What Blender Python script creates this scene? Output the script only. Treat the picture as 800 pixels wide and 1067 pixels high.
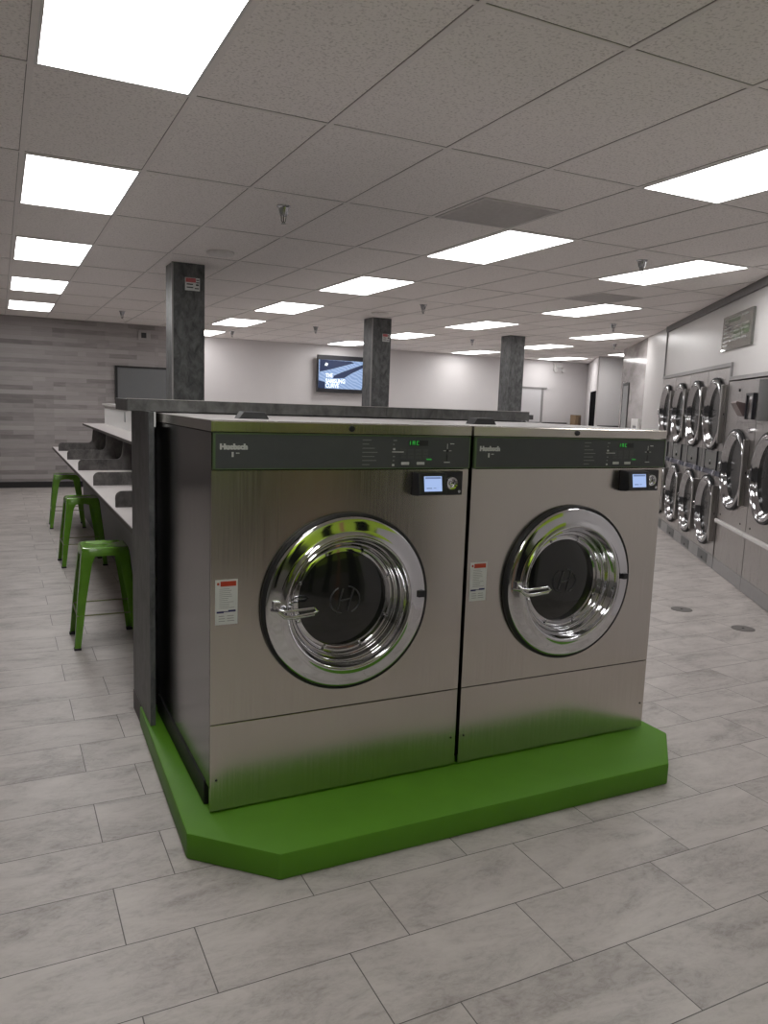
import bpy, bmesh, math, random
from mathutils import Vector, Matrix
for o in list(bpy.data.objects): bpy.data.objects.remove(o, do_unlink=True)
SC = bpy.context.scene
COL = SC.collection
PI = math.pi
rnd = random.Random(7)
CEIL = 2.821

# ---------------------------------------------------------------- camera, world, exposure
cd = bpy.data.cameras.new('camera'); cam = bpy.data.objects.new('camera', cd); COL.objects.link(cam)
RIGHT = Vector((0.89722, -0.440225, 0.034617)); DOWN = Vector((-0.029434, -0.137839, -0.990017)); FWD = Vector((0.440602, 0.887244, -0.136629))
M = Matrix((( RIGHT.x, -DOWN.x, -FWD.x), (RIGHT.y, -DOWN.y, -FWD.y), (RIGHT.z, -DOWN.z, -FWD.z)))
cam.matrix_world = Matrix.Translation((0, 0, 1.587)) @ M.to_4x4()
cd.sensor_fit = 'HORIZONTAL'; cd.sensor_width = 36.0; cd.lens = 36.0 * 809.155 / 800.0
cd.clip_start = 0.02; cd.clip_end = 100
SC.camera = cam
w = bpy.data.worlds.new('world'); SC.world = w; w.use_nodes = True
w.node_tree.nodes['Background'].inputs[0].default_value = (0.02, 0.02, 0.022, 1)
w.node_tree.nodes['Background'].inputs[1].default_value = 1.0
SC.view_settings.view_transform = 'Standard'; SC.view_settings.look = 'None'
SC.view_settings.gamma = 1.0; SC.view_settings.use_curve_mapping = False
SC.view_settings.exposure = 0.0
LAMP = 9.3

# ---------------------------------------------------------------- materials
def mat(name):
    m = bpy.data.materials.new(name); m.use_nodes = True
    nt = m.node_tree; b = nt.nodes['Principled BSDF']
    return m, nt, b
def simple(name, col, rough=0.5, metal=0.0, emit=None, es=1.0, coat=0.0, noise=0.06, nscale=25.0, bump=0.0):
    m, nt, b = mat(name)
    b.inputs['Roughness'].default_value = rough; b.inputs['Metallic'].default_value = metal
    b.inputs['Base Color'].default_value = (*col, 1)
    if noise:
        tc = nt.nodes.new('ShaderNodeTexCoord'); n = nt.nodes.new('ShaderNodeTexNoise'); n.inputs['Scale'].default_value = nscale
        n.inputs['Detail'].default_value = 4
        r = nt.nodes.new('ShaderNodeValToRGB')
        r.color_ramp.elements[0].position = 0.3; r.color_ramp.elements[1].position = 0.7
        r.color_ramp.elements[0].color = (*[c*(1-noise) for c in col], 1); r.color_ramp.elements[1].color = (*[min(1, c*(1+noise)) for c in col], 1)
        nt.links.new(tc.outputs['Object'], n.inputs['Vector']); nt.links.new(n.outputs['Fac'], r.inputs['Fac'])
        nt.links.new(r.outputs['Color'], b.inputs['Base Color'])
        if bump:
            bp = nt.nodes.new('ShaderNodeBump'); bp.inputs['Strength'].default_value = bump; bp.inputs['Distance'].default_value = 0.002
            nt.links.new(n.outputs['Fac'], bp.inputs['Height']); nt.links.new(bp.outputs['Normal'], b.inputs['Normal'])
    if coat: b.inputs['Coat Weight'].default_value = coat
    if emit:
        b.inputs['Emission Color'].default_value = (*emit, 1); b.inputs['Emission Strength'].default_value = es
    return m
def brushed(name, col, rough, stretch=(60, 60, 1.2), wav=0.0):
    m, nt, b = mat(name)
    b.inputs['Metallic'].default_value = 1.0
    tc = nt.nodes.new('ShaderNodeTexCoord'); mp = nt.nodes.new('ShaderNodeMapping'); mp.inputs['Scale'].default_value = stretch
    n = nt.nodes.new('ShaderNodeTexNoise'); n.inputs['Scale'].default_value = 3.0; n.inputs['Detail'].default_value = 6
    nt.links.new(tc.outputs['Object'], mp.inputs['Vector']); nt.links.new(mp.outputs['Vector'], n.inputs['Vector'])
    r = nt.nodes.new('ShaderNodeMapRange'); r.inputs['From Min'].default_value = 0.3; r.inputs['From Max'].default_value = 0.7
    r.inputs['To Min'].default_value = rough*0.85; r.inputs['To Max'].default_value = rough*1.15
    nt.links.new(n.outputs['Fac'], r.inputs['Value']); nt.links.new(r.outputs['Result'], b.inputs['Roughness'])
    c = nt.nodes.new('ShaderNodeValToRGB'); c.color_ramp.elements[0].position = 0.25; c.color_ramp.elements[1].position = 0.75
    c.color_ramp.elements[0].color = (*[v*0.93 for v in col], 1); c.color_ramp.elements[1].color = (*[v*1.05 for v in col], 1)
    nt.links.new(n.outputs['Fac'], c.inputs['Fac']); nt.links.new(c.outputs['Color'], b.inputs['Base Color'])
    if wav:
        n2 = nt.nodes.new('ShaderNodeTexNoise'); n2.inputs['Scale'].default_value = 1.6; n2.inputs['Detail'].default_value = 0.5
        nt.links.new(tc.outputs['Object'], n2.inputs['Vector'])
        bp = nt.nodes.new('ShaderNodeBump'); bp.inputs['Strength'].default_value = 1.0; bp.inputs['Distance'].default_value = wav
        nt.links.new(n2.outputs['Fac'], bp.inputs['Height']); nt.links.new(bp.outputs['Normal'], b.inputs['Normal'])
    return m
def stone_laminate(name, c0, c1, rough=0.5, scale=14.0):
    m, nt, b = mat(name); b.inputs['Roughness'].default_value = rough
    tc = nt.nodes.new('ShaderNodeTexCoord'); mp = nt.nodes.new('ShaderNodeMapping'); mp.inputs['Scale'].default_value = (1, 1, 0.55)
    n = nt.nodes.new('ShaderNodeTexNoise'); n.inputs['Scale'].default_value = scale; n.inputs['Detail'].default_value = 9; n.inputs['Roughness'].default_value = 0.65
    n.inputs['Distortion'].default_value = 0.6
    nt.links.new(tc.outputs['Object'], mp.inputs['Vector']); nt.links.new(mp.outputs['Vector'], n.inputs['Vector'])
    r = nt.nodes.new('ShaderNodeValToRGB'); r.color_ramp.elements[0].position = 0.33; r.color_ramp.elements[1].position = 0.68
    r.color_ramp.elements[0].color = (*c0, 1); r.color_ramp.elements[1].color = (*c1, 1)
    nt.links.new(n.outputs['Fac'], r.inputs['Fac']); nt.links.new(r.outputs['Color'], b.inputs['Base Color'])
    return m

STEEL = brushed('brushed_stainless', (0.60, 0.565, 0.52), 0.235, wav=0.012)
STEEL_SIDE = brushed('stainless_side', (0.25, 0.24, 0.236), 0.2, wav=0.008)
STEEL_BANK = brushed('stainless_bank', (0.42, 0.40, 0.39), 0.30)
CHROME = simple('chrome', (0.64, 0.64, 0.66), 0.07, 1.0, noise=0.02)
CHROME_D = simple('chrome_dryer_ring', (0.45, 0.45, 0.465), 0.09, 1.0, noise=0.02)
CHROME_DULL = simple('dull_chrome', (0.55, 0.55, 0.57), 0.2, 1.0, noise=0.04)
BLACK = simple('black_rubber', (0.012, 0.012, 0.013), 0.55)
COWL = simple('charcoal_cowl', (0.05, 0.05, 0.055), 0.6)
BLACKP = simple('black_plastic', (0.02, 0.02, 0.024), 0.3)
GLASS = simple('dark_door_glass', (0.012, 0.013, 0.012), 0.09, 0.0, coat=0.4, noise=0.0)
def matte(m, v=0.0):
    m.node_tree.nodes['Principled BSDF'].inputs['Specular IOR Level'].default_value = v; return m
DOORDARK = matte(simple('doorway_shade_black', (0.01, 0.01, 0.011), 0.9))
GLASS_D = matte(simple('dryer_door_glass', (0.02, 0.02, 0.02), 0.12, noise=0), 0.12)
EMB = simple('etched_emblem', (0.05, 0.05, 0.052), 0.35)
PANEL = simple('slate_control_panel', (0.060, 0.065, 0.068), 0.5, noise=0.03)
GTRIM = simple('green_panel_edge', (0.085, 0.135, 0.06), 0.4)
GREEN = simple('green_base_paint', (0.085, 0.235, 0.012), 0.5, noise=0.05, nscale=6, bump=0.25)
GREEN.node_tree.nodes['Principled BSDF'].inputs['Specular IOR Level'].default_value = 0.3
STOOLG = simple('green_stool_paint', (0.12, 0.29, 0.025), 0.25, noise=0.05, coat=0.3)
STONE = stone_laminate('dark_stone_laminate', (0.03, 0.03, 0.031), (0.105, 0.103, 0.105), 0.42, 15)
STONE_C = stone_laminate('cap_stone_laminate', (0.05, 0.049, 0.05), (0.15, 0.147, 0.149), 0.42, 15)
STONE_P = stone_laminate('pillar_stone_laminate', (0.035, 0.037, 0.038), (0.14, 0.143, 0.146), 0.42, 17)
STONE_D = stone_laminate('divider_laminate', (0.05, 0.047, 0.046), (0.17, 0.158, 0.155), 0.5, 13)
TOPLAM = simple('pale_laminate', (0.52, 0.49, 0.485), 0.45, noise=0.04)
TOPSH = simple('pale_galvanised_top', (0.36, 0.34, 0.338), 0.5, 0.0, noise=0.03)
DARKEDGE = simple('dark_laminate_edge', (0.055, 0.045, 0.042), 0.5)
KICKD = simple('dark_kick_board', (0.035, 0.025, 0.026), 0.5)
MODEST = simple('grey_knee_panel', (0.12, 0.12, 0.122), 0.5, noise=0.04)
WHITEW = simple('white_wall_paint', (0.66, 0.635, 0.64), 0.75, noise=0.015, nscale=3)
SOFFIT = simple('white_bulkhead_panel', (0.54, 0.52, 0.515), 0.34, noise=0.015, nscale=3)
GREYTRIM = simple('grey_aluminium_trim', (0.28, 0.27, 0.27), 0.45, noise=0.05)
CROWN = simple('dark_crown_trim', (0.15, 0.14, 0.142), 0.5)
BASEB = simple('black_baseboard', (0.012, 0.011, 0.012), 0.45)
WHITEP = simple('white_plastic', (0.7, 0.69, 0.68), 0.4, noise=0.02)
LABELW = simple('label_white', (0.62, 0.63, 0.62), 0.4, noise=0.02)
LABELR = simple('label_red', (0.45, 0.045, 0.015), 0.4)
LABELB = simple('label_navy', (0.01, 0.012, 0.10), 0.4)
LABELG = simple('label_grey_text', (0.24, 0.24, 0.25), 0.5)
TEXTW = simple('silver_lettering', (0.55, 0.56, 0.55), 0.4, noise=0.0)
TEXTG = simple('grey_lettering', (0.22, 0.23, 0.23), 0.4, noise=0.0)
LEDG = simple('green_display', (0.01, 0.1, 0.01), 0.3, emit=(0.05, 0.6, 0.08), es=0.55, noise=0)
SCREEN = simple('reader_screen', (0.05, 0.08, 0.15), 0.2, emit=(0.42, 0.56, 0.92), es=0.85, noise=0)
SCREEND = simple('reader_screen_lines', (0.05, 0.08, 0.15), 0.2, emit=(0.2, 0.27, 0.5), es=0.7, noise=0)
TAUPE = simple('taupe_lower_wall', (0.24, 0.225, 0.20), 0.6, noise=0.02)
OLIVE = simple('olive_reflection_band', (0.10, 0.125, 0.04), 0.5, noise=0.03)  # unseen band, coloured for the olive tint reflected in the washer fronts
LIME = simple('lime_wall_paint', (0.55, 0.80, 0.05), 0.5, noise=0.03)  # unseen wall area, coloured for the green reflected in the door rings
DARKGAP = simple('reflection_gap_black', (0.006, 0.006, 0.008), 0.05, noise=0)
MIRROR = simple('dark_notice_board', (0.14, 0.145, 0.15), 0.3, noise=0.02)
CARD = simple('brown_cabinet_face', (0.22, 0.15, 0.09), 0.6)
DOORP = simple('pale_door_paint', (0.60, 0.585, 0.60), 0.6, noise=0.01)
DRAIN = simple('drain_cover', (0.13, 0.12, 0.115), 0.5, 0.0)
SPEAK = simple('ceiling_speaker_white', (0.78, 0.75, 0.73), 0.6)
VENTM = simple('vent_grey', (0.62, 0.59, 0.58), 0.6, noise=0.05)
TBAR = simple('ceiling_bar_paint', (0.86, 0.82, 0.80), 0.6, noise=0.02)
REDP = simple('sign_red', (0.45, 0.10, 0.11), 0.5)
DIFF = simple('lamp_diffuser', (0.9, 0.9, 0.9), 0.5, emit=(1.0, 0.985, 0.97), es=LAMP, noise=0)

def floor_mat():
    m, nt, b = mat('grey_stone_floor_tile'); L = nt.links
    tc = nt.nodes.new('ShaderNodeTexCoord')
    mp = nt.nodes.new('ShaderNodeMapping'); mp.inputs['Location'].default_value = (-0.484, -2.167, 0)
    L.new(tc.outputs['Object'], mp.inputs['Vector'])
    br = nt.nodes.new('ShaderNodeTexBrick'); br.offset = 0.338; br.offset_frequency = 2; br.squash = 1; br.squash_frequency = 2
    br.inputs['Scale'].default_value = 1.0; br.inputs['Brick Width'].default_value = 0.585; br.inputs['Row Height'].default_value = 0.291
    br.inputs['Mortar Size'].default_value = 0.0019; br.inputs['Mortar Smooth'].default_value = 0.2; br.inputs['Bias'].default_value = 0
    br.inputs['Color1'].default_value = (0, 0, 0, 1); br.inputs['Color2'].default_value = (1, 1, 1, 1); br.inputs['Mortar'].default_value = (0.5, 0.5, 0.5, 1)
    L.new(mp.outputs['Vector'], br.inputs['Vector'])
    s = nt.nodes.new('ShaderNodeMath'); s.operation = 'MULTIPLY'; s.inputs[1].default_value = 37.0
    L.new(br.outputs['Color'], s.inputs[0])
    def noise(scale, detail, rough, dist, st=(1, 1, 1)):
        q = nt.nodes.new('ShaderNodeMapping'); q.inputs['Scale'].default_value = st; L.new(tc.outputs['Object'], q.inputs['Vector'])
        n = nt.nodes.new('ShaderNodeTexNoise'); n.noise_dimensions = '4D'; n.inputs['Scale'].default_value = scale; n.inputs['Detail'].default_value = detail
        n.inputs['Roughness'].default_value = rough; n.inputs['Distortion'].default_value = dist
        L.new(q.outputs['Vector'], n.inputs['Vector']); L.new(s.outputs['Value'], n.inputs['W']); return n
    n1 = noise(3.8, 10, 0.66, 0.8, (0.6, 1.4, 1)); n2 = noise(24, 8, 0.75, 1.8, (0.7, 1.3, 1))
    r1 = nt.nodes.new('ShaderNodeValToRGB'); e = r1.color_ramp.elements
    e[0].position = 0.30; e[0].color = (0.30, 0.272, 0.258, 1); e[1].position = 0.66; e[1].color = (0.53, 0.49, 0.468, 1)
    x = r1.color_ramp.elements.new(0.47); x.color = (0.44, 0.405, 0.388, 1)
    L.new(n1.outputs['Fac'], r1.inputs['Fac'])
    r2 = nt.nodes.new('ShaderNodeValToRGB'); e = r2.color_ramp.elements
    e[0].position = 0.36; e[0].color = (0.66, 0.645, 0.63, 1); e[1].position = 0.55; e[1].color = (1, 1, 1, 1)
    L.new(n2.outputs['Fac'], r2.inputs['Fac'])
    mk = nt.nodes.new('ShaderNodeMapRange'); mk.inputs['From Min'].default_value = 0.58; mk.inputs['From Max'].default_value = 0.38
    mk.inputs['To Min'].default_value = 0.12; mk.inputs['To Max'].default_value = 0.9
    L.new(n1.outputs['Fac'], mk.inputs['Value'])
    mx = nt.nodes.new('ShaderNodeMix'); mx.data_type = 'RGBA'; mx.blend_type = 'MULTIPLY'
    L.new(mk.outputs['Result'], mx.inputs[0]); L.new(r1.outputs['Color'], mx.inputs[6]); L.new(r2.outputs['Color'], mx.inputs[7])
    mt = nt.nodes.new('ShaderNodeMix'); mt.data_type = 'RGBA'
    L.new(br.outputs['Fac'], mt.inputs[0]); L.new(mx.outputs[2], mt.inputs[6]); mt.inputs[7].default_value = (0.10, 0.09, 0.085, 1)
    L.new(mt.outputs[2], b.inputs['Base Color'])
    rr = nt.nodes.new('ShaderNodeMapRange'); rr.inputs['To Min'].default_value = 0.5; rr.inputs['To Max'].default_value = 0.36
    L.new(n2.outputs['Fac'], rr.inputs['Value']); L.new(rr.outputs['Result'], b.inputs['Roughness'])
    bp = nt.nodes.new('ShaderNodeBump'); bp.inputs['Strength'].default_value = 0.25; bp.inputs['Distance'].default_value = 0.0015; bp.invert = True
    L.new(br.outputs['Fac'], bp.inputs['Height']); L.new(bp.outputs['Normal'], b.inputs['Normal'])
    return m
def ceil_mat():
    m, nt, b = mat('acoustic_ceiling_tile'); L = nt.links; b.inputs['Roughness'].default_value = 0.85
    tc = nt.nodes.new('ShaderNodeTexCoord')
    n = nt.nodes.new('ShaderNodeTexNoise'); n.inputs['Scale'].default_value = 85; n.inputs['Detail'].default_value = 3
    L.new(tc.outputs['Object'], n.inputs['Vector'])
    r = nt.nodes.new('ShaderNodeValToRGB'); e = r.color_ramp.elements
    e[0].position = 0.32; e[0].color = (0.70, 0.66, 0.64, 1); e[1].position = 0.48; e[1].color = (0.93, 0.885, 0.862, 1)
    L.new(n.outputs['Fac'], r.inputs['Fac']); L.new(r.outputs['Color'], b.inputs['Base Color'])
    bp = nt.nodes.new('ShaderNodeBump'); bp.inputs['Strength'].default_value = 0.35; bp.inputs['Distance'].default_value = 0.002
    L.new(n.outputs['Fac'], bp.inputs['Height']); L.new(bp.outputs['Normal'], b.inputs['Normal'])
    return m
def plank_mat():
    m, nt, b = mat('weathered_plank_cladding'); L = nt.links; b.inputs['Roughness'].default_value = 0.7
    tc = nt.nodes.new('ShaderNodeTexCoord'); sp = nt.nodes.new('ShaderNodeSeparateXYZ'); cb = nt.nodes.new('ShaderNodeCombineXYZ')
    L.new(tc.outputs['Object'], sp.inputs[0]); L.new(sp.outputs['X'], cb.inputs['X']); L.new(sp.outputs['Z'], cb.inputs['Y'])
    def brick(wd, off):
        br = nt.nodes.new('ShaderNodeTexBrick'); br.offset = off; br.offset_frequency = 3
        br.inputs['Scale'].default_value = 1.0; br.inputs['Brick Width'].default_value = wd; br.inputs['Row Height'].default_value = 0.074
        br.inputs['Mortar Size'].default_value = 0.0015; br.inputs['Color1'].default_value = (0, 0, 0, 1); br.inputs['Color2'].default_value = (1, 1, 1, 1)
        br.inputs['Mortar'].default_value = (0.2, 0.2, 0.2, 1)
        L.new(cb.outputs[0], br.inputs['Vector']); return br
    a = brick(0.83, 0.37); a2 = brick(0.51, 0.61)
    mx = nt.nodes.new('ShaderNodeMix'); mx.data_type = 'RGBA'; mx.inputs[0].default_value = 0.42
    L.new(a.outputs['Color'], mx.inputs[6]); L.new(a2.outputs['Color'], mx.inputs[7])
    n = nt.nodes.new('ShaderNodeTexNoise'); n.inputs['Scale'].default_value = 5; n.inputs['Detail'].default_value = 7
    q = nt.nodes.new('ShaderNodeMapping'); q.inputs['Scale'].default_value = (1, 1, 7); L.new(tc.outputs['Object'], q.inputs['Vector']); L.new(q.outputs['Vector'], n.inputs['Vector'])
    mx2 = nt.nodes.new('ShaderNodeMix'); mx2.data_type = 'RGBA'; mx2.inputs[0].default_value = 0.35
    L.new(mx.outputs[2], mx2.inputs[6]); L.new(n.outputs['Fac'], mx2.inputs[7])
    r = nt.nodes.new('ShaderNodeValToRGB'); e = r.color_ramp.elements
    e[0].position = 0.15; e[0].color = (0.19, 0.173, 0.172, 1); e[1].position = 0.85; e[1].color = (0.40, 0.368, 0.365, 1)
    x = e.new(0.42); x.color = (0.315, 0.29, 0.287, 1)
    L.new(mx2.outputs[2], r.inputs['Fac']); L.new(r.outputs['Color'], b.inputs['Base Color'])
    return m
def stonewall_mat():
    m, nt, b = mat('polished_stone_tile_wall'); L = nt.links; b.inputs['Roughness'].default_value = 0.15; b.inputs['Specular IOR Level'].default_value = 0.3
    tc = nt.nodes.new('ShaderNodeTexCoord')
    n = nt.nodes.new('ShaderNodeTexNoise'); n.inputs['Scale'].default_value = 3.4; n.inputs['Detail'].default_value = 9; n.inputs['Roughness'].default_value = 0.62
    q = nt.nodes.new('ShaderNodeMapping'); q.inputs['Scale'].default_value = (0.28, 0.28, 1.0); L.new(tc.outputs['Object'], q.inputs['Vector']); L.new(q.outputs['Vector'], n.inputs['Vector'])
    r = nt.nodes.new('ShaderNodeValToRGB'); e = r.color_ramp.elements
    e[0].position = 0.38; e[0].color = (0.24, 0.215, 0.213, 1); e[1].position = 0.58; e[1].color = (0.44, 0.41, 0.405, 1)
    L.new(n.outputs['Fac'], r.inputs['Fac']); L.new(r.outputs['Color'], b.inputs['Base Color'])
    return m
FLOOR = floor_mat(); CEILM = ceil_mat(); PLANK = plank_mat(); STWALL = stonewall_mat()

# ---------------------------------------------------------------- mesh helpers
def empty(name, loc, rz=0):
    o = bpy.data.objects.new(name, None); COL.objects.link(o); o.location = loc; o.rotation_euler = (0, 0, rz); o.empty_display_size = 0.1; return o
def tag(o, label=None, cat=None, group=None, kind=None):
    if label: o['label'] = label
    if cat: o['category'] = cat
    if group: o['group'] = group
    if kind: o['kind'] = kind
    return o
def obj(name, bm, m, parent=None, smooth=False, loc=None, rot=None):
    me = bpy.data.meshes.new(name); bmesh.ops.recalc_face_normals(bm, faces=bm.faces); bm.to_mesh(me); bm.free()
    ms = m if isinstance(m, (list, tuple)) else [m]
    for k in ms: me.materials.append(k)
    if smooth:
        for p in me.polygons: p.use_smooth = True
        try: me.set_sharp_from_angle(angle=math.radians(smooth if smooth is not True else 35))
        except Exception: pass
    o = bpy.data.objects.new(name, me); COL.objects.link(o)
    if loc: o.location = loc
    if rot: o.rotation_euler = rot
    if parent: o.parent = parent
    return o
def box(bm, x0, x1, y0, y1, z0, z1, bev=0.0, mi=0):
    t = bmesh.new(); bmesh.ops.create_cube(t, size=1)
    for v in t.verts: v.co = Vector((x0+(v.co.x+.5)*(x1-x0), y0+(v.co.y+.5)*(y1-y0), z0+(v.co.z+.5)*(z1-z0)))
    if bev: bmesh.ops.bevel(t, geom=list(t.edges), offset=bev, segments=2, profile=0.5, affect='EDGES')
    join(bm, t, mi)
def join(bm, t, mi=0):
    mp = {}
    for v in t.verts: mp[v] = bm.verts.new(v.co)
    for f in t.faces:
        try: g = bm.faces.new([mp[v] for v in f.verts]); g.material_index = mi; g.smooth = f.smooth
        except ValueError: pass
    t.free()
def boxes(*a, bev=0.0):
    bm = bmesh.new()
    for x in a: box(bm, *x, bev=bev)
    return bm
def prism(pts, axis, a, b, bev=0.0):
    """pts in the plane normal to axis; extruded from a to b"""
    bm = bmesh.new()
    def mk(p, t):
        return (t, p[0], p[1]) if axis == 'x' else ((p[0], t, p[1]) if axis == 'y' else (p[0], p[1], t))
    A = [bm.verts.new(mk(p, a)) for p in pts]; B = [bm.verts.new(mk(p, b)) for p in pts]
    bm.faces.new(A); bm.faces.new(B[::-1]); n = len(pts)
    for i in range(n): bm.faces.new((A[i], B[i], B[(i+1) % n], A[(i+1) % n]))
    bmesh.ops.recalc_face_normals(bm, faces=bm.faces)
    if bev: bmesh.ops.bevel(bm, geom=list(bm.edges), offset=bev, segments=2, profile=0.5, affect='EDGES')
    return bm
def lathe(prof, cx, cy, cz, n=64, axis='y', closed=False, a0=0):
    """prof = [(r, t)]; t along axis"""
    bm = bmesh.new(); rings = []
    for r, t in prof:
        ring = []
        if r < 1e-6:
            ring = [bm.verts.new((cx, cy+t, cz) if axis == 'y' else ((cx, cy, cz+t) if axis == 'z' else (cx+t, cy, cz)))]
        else:
            for k in range(n):
                a = a0 + 2*PI*k/n; c, s = r*math.cos(a), r*math.sin(a)
                ring.append(bm.verts.new((cx+c, cy+t, cz+s) if axis == 'y' else ((cx+c, cy+s, cz+t) if axis == 'z' else (cx+t, cy+c, cz+s))))
        rings.append(ring)
    if closed: rings.append(rings[0])
    for A, B in zip(rings, rings[1:]):
        for k in range(n):
            j = (k+1) % n
            if len(A) == 1 and len(B) == 1: continue
            if len(A) == 1: bm.faces.new((A[0], B[j], B[k]))
            elif len(B) == 1: bm.faces.new((A[k], A[j], B[0]))
            else: bm.faces.new((A[k], A[j], B[j], B[k]))
    return bm
def tube(bm, pts, r, n=8, closed=False, mi=0):
    pts = [Vector(p) for p in pts]; rings = []; N = len(pts)
    for i, p in enumerate(pts):
        if closed: d = pts[(i+1) % N]-pts[i-1]
        else: d = pts[min(i+1, N-1)]-pts[max(i-1, 0)]
        d.normalize(); u = d.cross(Vector((0, 0, 1)))
        if u.length < 1e-3: u = d.cross(Vector((0, 1, 0)))
        u.normalize(); v = d.cross(u); rr = r[i] if isinstance(r, (list, tuple)) else r
        rings.append([bm.verts.new(p+u*rr*math.cos(2*PI*k/n)+v*rr*math.sin(2*PI*k/n)) for k in range(n)])
    prs = list(zip(rings, rings[1:])) + ([(rings[-1], rings[0])] if closed else [])
    for A, B in prs:
        for k in range(n):
            f = bm.faces.new((A[k], A[(k+1) % n], B[(k+1) % n], B[k])); f.material_index = mi
    if not closed:
        bm.faces.new(rings[0][::-1]).material_index = mi; bm.faces.new(rings[-1]).material_index = mi
def rrect(x0, x1, y0, y1, r, n=5):
    P = []
    for cx, cy, a in ((x1-r, y1-r, 0), (x0+r, y1-r, PI/2), (x0+r, y0+r, PI), (x1-r, y0+r, 1.5*PI)):
        for k in range(n+1):
            t = a+PI/2*k/n; P.append((cx+r*math.cos(t), cy+r*math.sin(t)))
    return P
def hole_panel(x0, x1, z0, z1, cx, cz, r, yf, yb, n=64):
    """front panel in the xz plane with a round hole"""
    bm = bmesh.new(); O = []; I = []
    angs = sorted(set([2*PI*k/n for k in range(n)] + [math.atan2(z-cz, x-cx) % (2*PI) for x in (x0, x1) for z in (z0, z1)]))
    for y in (yf, yb):
        o = []; i = []
        for a in angs:
            c, s = math.cos(a), math.sin(a)
            t = min([((x1-cx)/c if c > 1e-9 else ((x0-cx)/c if c < -1e-9 else 1e9)), ((z1-cz)/s if s > 1e-9 else ((z0-cz)/s if s < -1e-9 else 1e9))])
            o.append(bm.verts.new((cx+c*t, y, cz+s*t))); i.append(bm.verts.new((cx+r*c, y, cz+r*s)))
        O.append(o); I.append(i)
    N = len(angs)
    for k in range(N):
        j = (k+1) % N
        bm.faces.new((O[0][k], O[0][j], I[0][j], I[0][k])); bm.faces.new((O[1][k], I[1][k], I[1][j], O[1][j]))
        bm.faces.new((O[0][k], O[1][k], O[1][j], O[0][j])); bm.faces.new((I[0][k], I[0][j], I[1][j], I[1][k]))
    return bm
def text(name, s, size, m, parent, loc, rot=(PI/2, 0, 0), bold=0.0, shear=0.0, align='LEFT', ext=0.0006, sx=1.0):
    cu = bpy.data.curves.new('t', 'FONT'); cu.body = s; cu.size = size; cu.offset = bold; cu.shear = shear; cu.extrude = ext; cu.align_x = align
    cu.resolution_u = 3
    t = bpy.data.objects.new('t', cu); COL.objects.link(t); bpy.context.view_layer.update()
    me = bpy.data.meshes.new_from_object(t.evaluated_get(bpy.context.evaluated_depsgraph_get()))
    bpy.data.objects.remove(t, do_unlink=True)
    for v in me.vertices: v.co.x *= sx
    me.materials.clear(); me.materials.append(m); me.name = name
    o = bpy.data.objects.new(name, me); COL.objects.link(o); o.parent = parent; o.location = loc; o.rotation_euler = rot
    return o
def copy_tree(o, parent=None):
    c = o.copy(); COL.objects.link(c)
    if parent: c.parent = parent
    for ch in list(o.children): copy_tree(ch, c)
    return c
def struct(name, bm, m, **k):
    o = obj(name, bm, m, **k); o['kind'] = 'structure'; return o

# ---------------------------------------------------------------- room shell
D = Vector((0.573576, 0.819152, 0)); NB = Vector((-0.819152, 0.573576, 0)); OFF = -2.22
def BP(s, off=0.0, z=0.0): return Vector((0, 0, z)) + NB*(OFF+off) + D*s      # point on the angled right-hand plane (off < 0: into the wall)
RZ = math.radians(-125)                                                     # local x runs towards smaller s, local y into the wall
def slab(name, s0, s1, o0, o1, z0, z1, m, kind=True):
    bm = bmesh.new(); box(bm, 0, s1-s0, 0, o0-o1, z0, z1)
    o = obj(name, bm, m, loc=BP(s1, o0), rot=(0, 0, RZ))
    if kind: o['kind'] = 'structure'
    return o
struct('floor', boxes((-3.2, 17, -5.2, 17, -0.1, 0)), FLOOR)
struct('ceiling', boxes((-3.2, 17, -5.2, 17, CEIL, CEIL+0.1)), CEILM)
X0, Y0, TX, TY = 0.14463, 3.42666, 0.6096, 1.2192
bm = bmesh.new()
for i in range(-5, 26): box(bm, X0+i*TX-0.012, X0+i*TX+0.012, -5.1, 15.95, CEIL-0.004, CEIL+0.01)
for j in range(-7, 11): box(bm, -3.0, 15.5, Y0+j*TY-0.0115, Y0+j*TY+0.0115, CEIL-0.0035, CEIL+0.009)
struct('trim_1', bm, TBAR)
# shadow line painted dark along one edge of each suspended ceiling bar
bm = bmesh.new()
for i in range(-5, 26): box(bm, X0+i*TX-0.0147, X0+i*TX-0.012, -5.1, 15.95, CEIL-0.0015, CEIL+0.01)
for j in range(-7, 11): box(bm, -3.0, 15.5, Y0+j*TY-0.0142, Y0+j*TY-0.0115, CEIL-0.0015, CEIL+0.009)
struct('trim_2', bm, simple('ceiling_bar_painted_shadow', (0.28, 0.26, 0.25), 0.8, noise=0))
struct('wall_left', boxes((-3.2, -3.0, -5.2, 14.3, 0, CEIL)), simple('taupe_wall_paint', (0.26, 0.25, 0.245), 0.7, noise=0.02))
struct('wall_rear', boxes((-3.2, 2.0, -5.2, -5.0, 1.6, 2.5)), LIME)
struct('wall_rear_top', boxes((-3.2, 2.0, -5.2, -5.0, 2.5, CEIL)), SOFFIT)
struct('wall_rear_band', boxes((-3.2, 2.0, -5.2, -5.0, .85, 1.6)), OLIVE)
struct('wall_rear_lower', boxes((-3.2, 2.0, -5.2, -5.0, 0, .85)), TAUPE)
struct('wall_back_left', boxes((-3.2, 3.35, 14.3, 16.1, 0, CEIL)), PLANK)
struct('wall_back', boxes((3.35, 13.7, 15.9, 16.1, 0, CEIL)), WHITEW)
struct('baseboard_back_left', boxes((-3.0, 3.36, 14.275, 14.3, 0, 0.10)), BASEB)
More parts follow.
